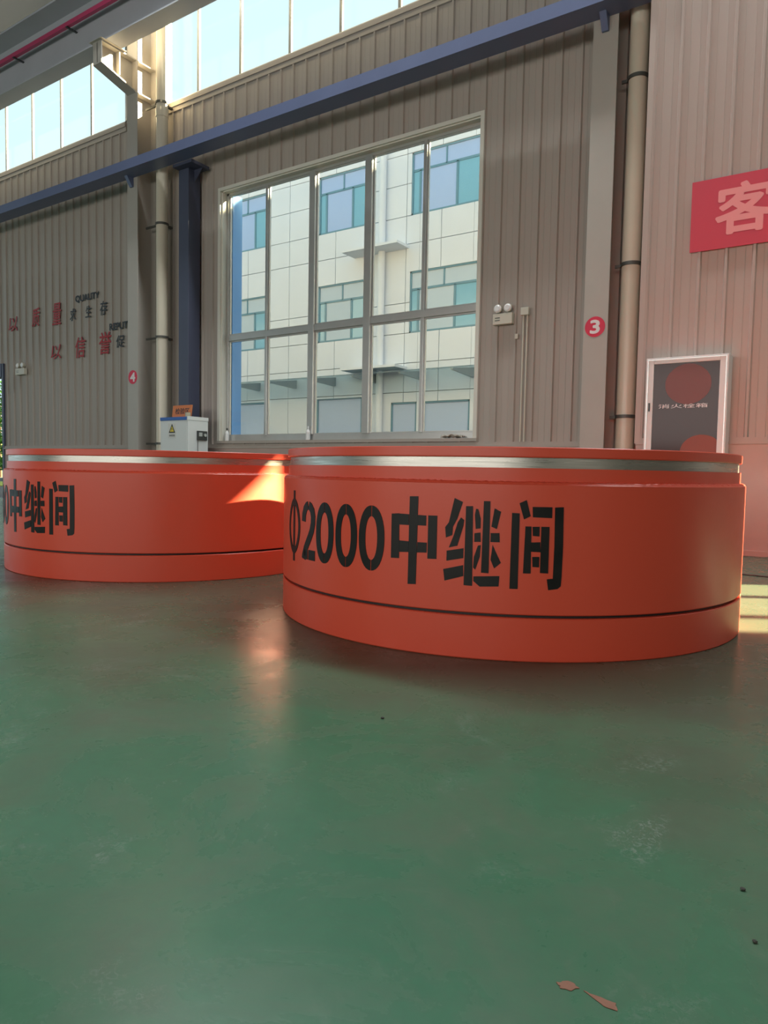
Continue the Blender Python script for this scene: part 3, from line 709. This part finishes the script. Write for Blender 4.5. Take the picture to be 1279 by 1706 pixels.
for (x0, x1, z0, z1, kind) in holes:
    f = MB(); s = .045
    f.box(x0, x0+s, FYB+.02, FYB+.065, z0, z1); f.box(x1-s, x1, FYB+.02, FYB+.065, z0, z1); f.box(x0, x1, FYB+.02, FYB+.065, z0, z0+s); f.box(x0, x1, FYB+.02, FYB+.065, z1-s, z1)
    if kind == 'low':
        fo = f.build('window', M['tealframe'], b, loc=bo)
        MB().box(x0+s, x1-s, FYB+.05, FYB+.062, z0+s, z1-s).build('shutter', M['shutter'], fo)
        continue
    tz = z0+1.17; xa, xb = x0+.26, x0+(x1-x0)*.66
    f.box(x0+s, x1-s, FYB+.03, FYB+.065, tz-.03, tz+.03); f.box(xa-.03, xa+.03, FYB+.03, FYB+.065, z0+s, tz); f.box(xb-.03, xb+.03, FYB+.03, FYB+.065, z0+s, tz); f.box(xb-.35, xb-.31, FYB+.03, FYB+.065, tz, z1-s)
    fo = f.build('window', M['tealframe'], b, loc=bo)
    MB().box(x0+s, xa, FYB+.05, FYB+.062, z0+s, tz).build('pane', M['teal'], fo)
    MB().box(xa, xb, FYB+.05, FYB+.062, z0+s, tz).build('pane', M['skyglass'] if kind == 'top' else M['curtain'], fo)
    MB().box(xb, x1-s, FYB+.05, FYB+.062, z0+s, tz).build('pane', M['teal'], fo)
    MB().box(x0+s, x1-s, FYB+.05, FYB+.062, tz, z1-s).build('pane', M['skyglass'] if kind == 'top' else M['curtain'], fo)
MB().tube([(-11.33, FYB-.12, .1), (-11.33, FYB-.12, 12.5)], .10, 20).build('downpipe', M['facade'], b, loc=bo)
for zz in (3.55, 6.83): MB().box(-12.35, -10.5, FYB-.62, FYB-.001, zz, zz+.07).build('ledge', M['facade'], b, loc=bo)
cn = MB().prism([(FYB-1.25, 3.30), (FYB-1.25, 3.33), (FYB, 3.52), (FYB, 3.49)], -21, -5, lambda u, v, q: (q, u, v)).build('glass_canopy', M['canopy'], b, loc=bo)
for k in range(10):
    x = -20.6+k*1.52
    MB().prism([(FYB-1.2, 3.26), (FYB-1.2, 3.30), (FYB, 3.47), (FYB, 3.22), (FYB-.06, 3.20)], x-.03, x+.03, lambda u, v, q: (q, u, v)).build('canopy_bracket', M['bracket'], cn)

# shrubs beyond the doorway
def shrub(x, y, h, r, label, n=700):
    t = thing('shrub', label, 'shrub', (x, y, 0), random.random()*6, 'green shrubs beyond the doorway')
    MB().tube([(0, 0, -.02), (.05, .03, h*.4), (0, .06, h*.75)], [.07, .05, .02], 8).build('trunk', M['bark'], t)
    mb = MB()
    for k in range(n):
        u = random.random(); a = random.random()*6.283; rr = r*math.sqrt(random.random())*math.sin(math.pi*min(1, .12+u*.86))**.5
        p = Vector((rr*math.cos(a), rr*math.sin(a), h*(.12+.88*u)))
        d1 = Vector((random.gauss(0, 1), random.gauss(0, 1), random.gauss(0, .6))).normalized()*.16
        d2 = d1.orthogonal().normalized()*.06
        mb.add([p-d1, p+d2, p+d1, p-d2], [(0, 1, 2, 3)])
    mb.build('foliage', M['leaf'], t)
for i, (x, y, h, r) in enumerate(((-32.5, 17.6, 3.6, 1.4), (-36, 18.6, 4.4, 1.6), (-40, 21, 5.4, 2.2))):
    shrub(x, y, h, r, ('leafy green shrub nearest the doorway', 'taller leafy shrub behind the nearest one, beyond the doorway', 'tallest leafy shrub farthest beyond the doorway')[i])
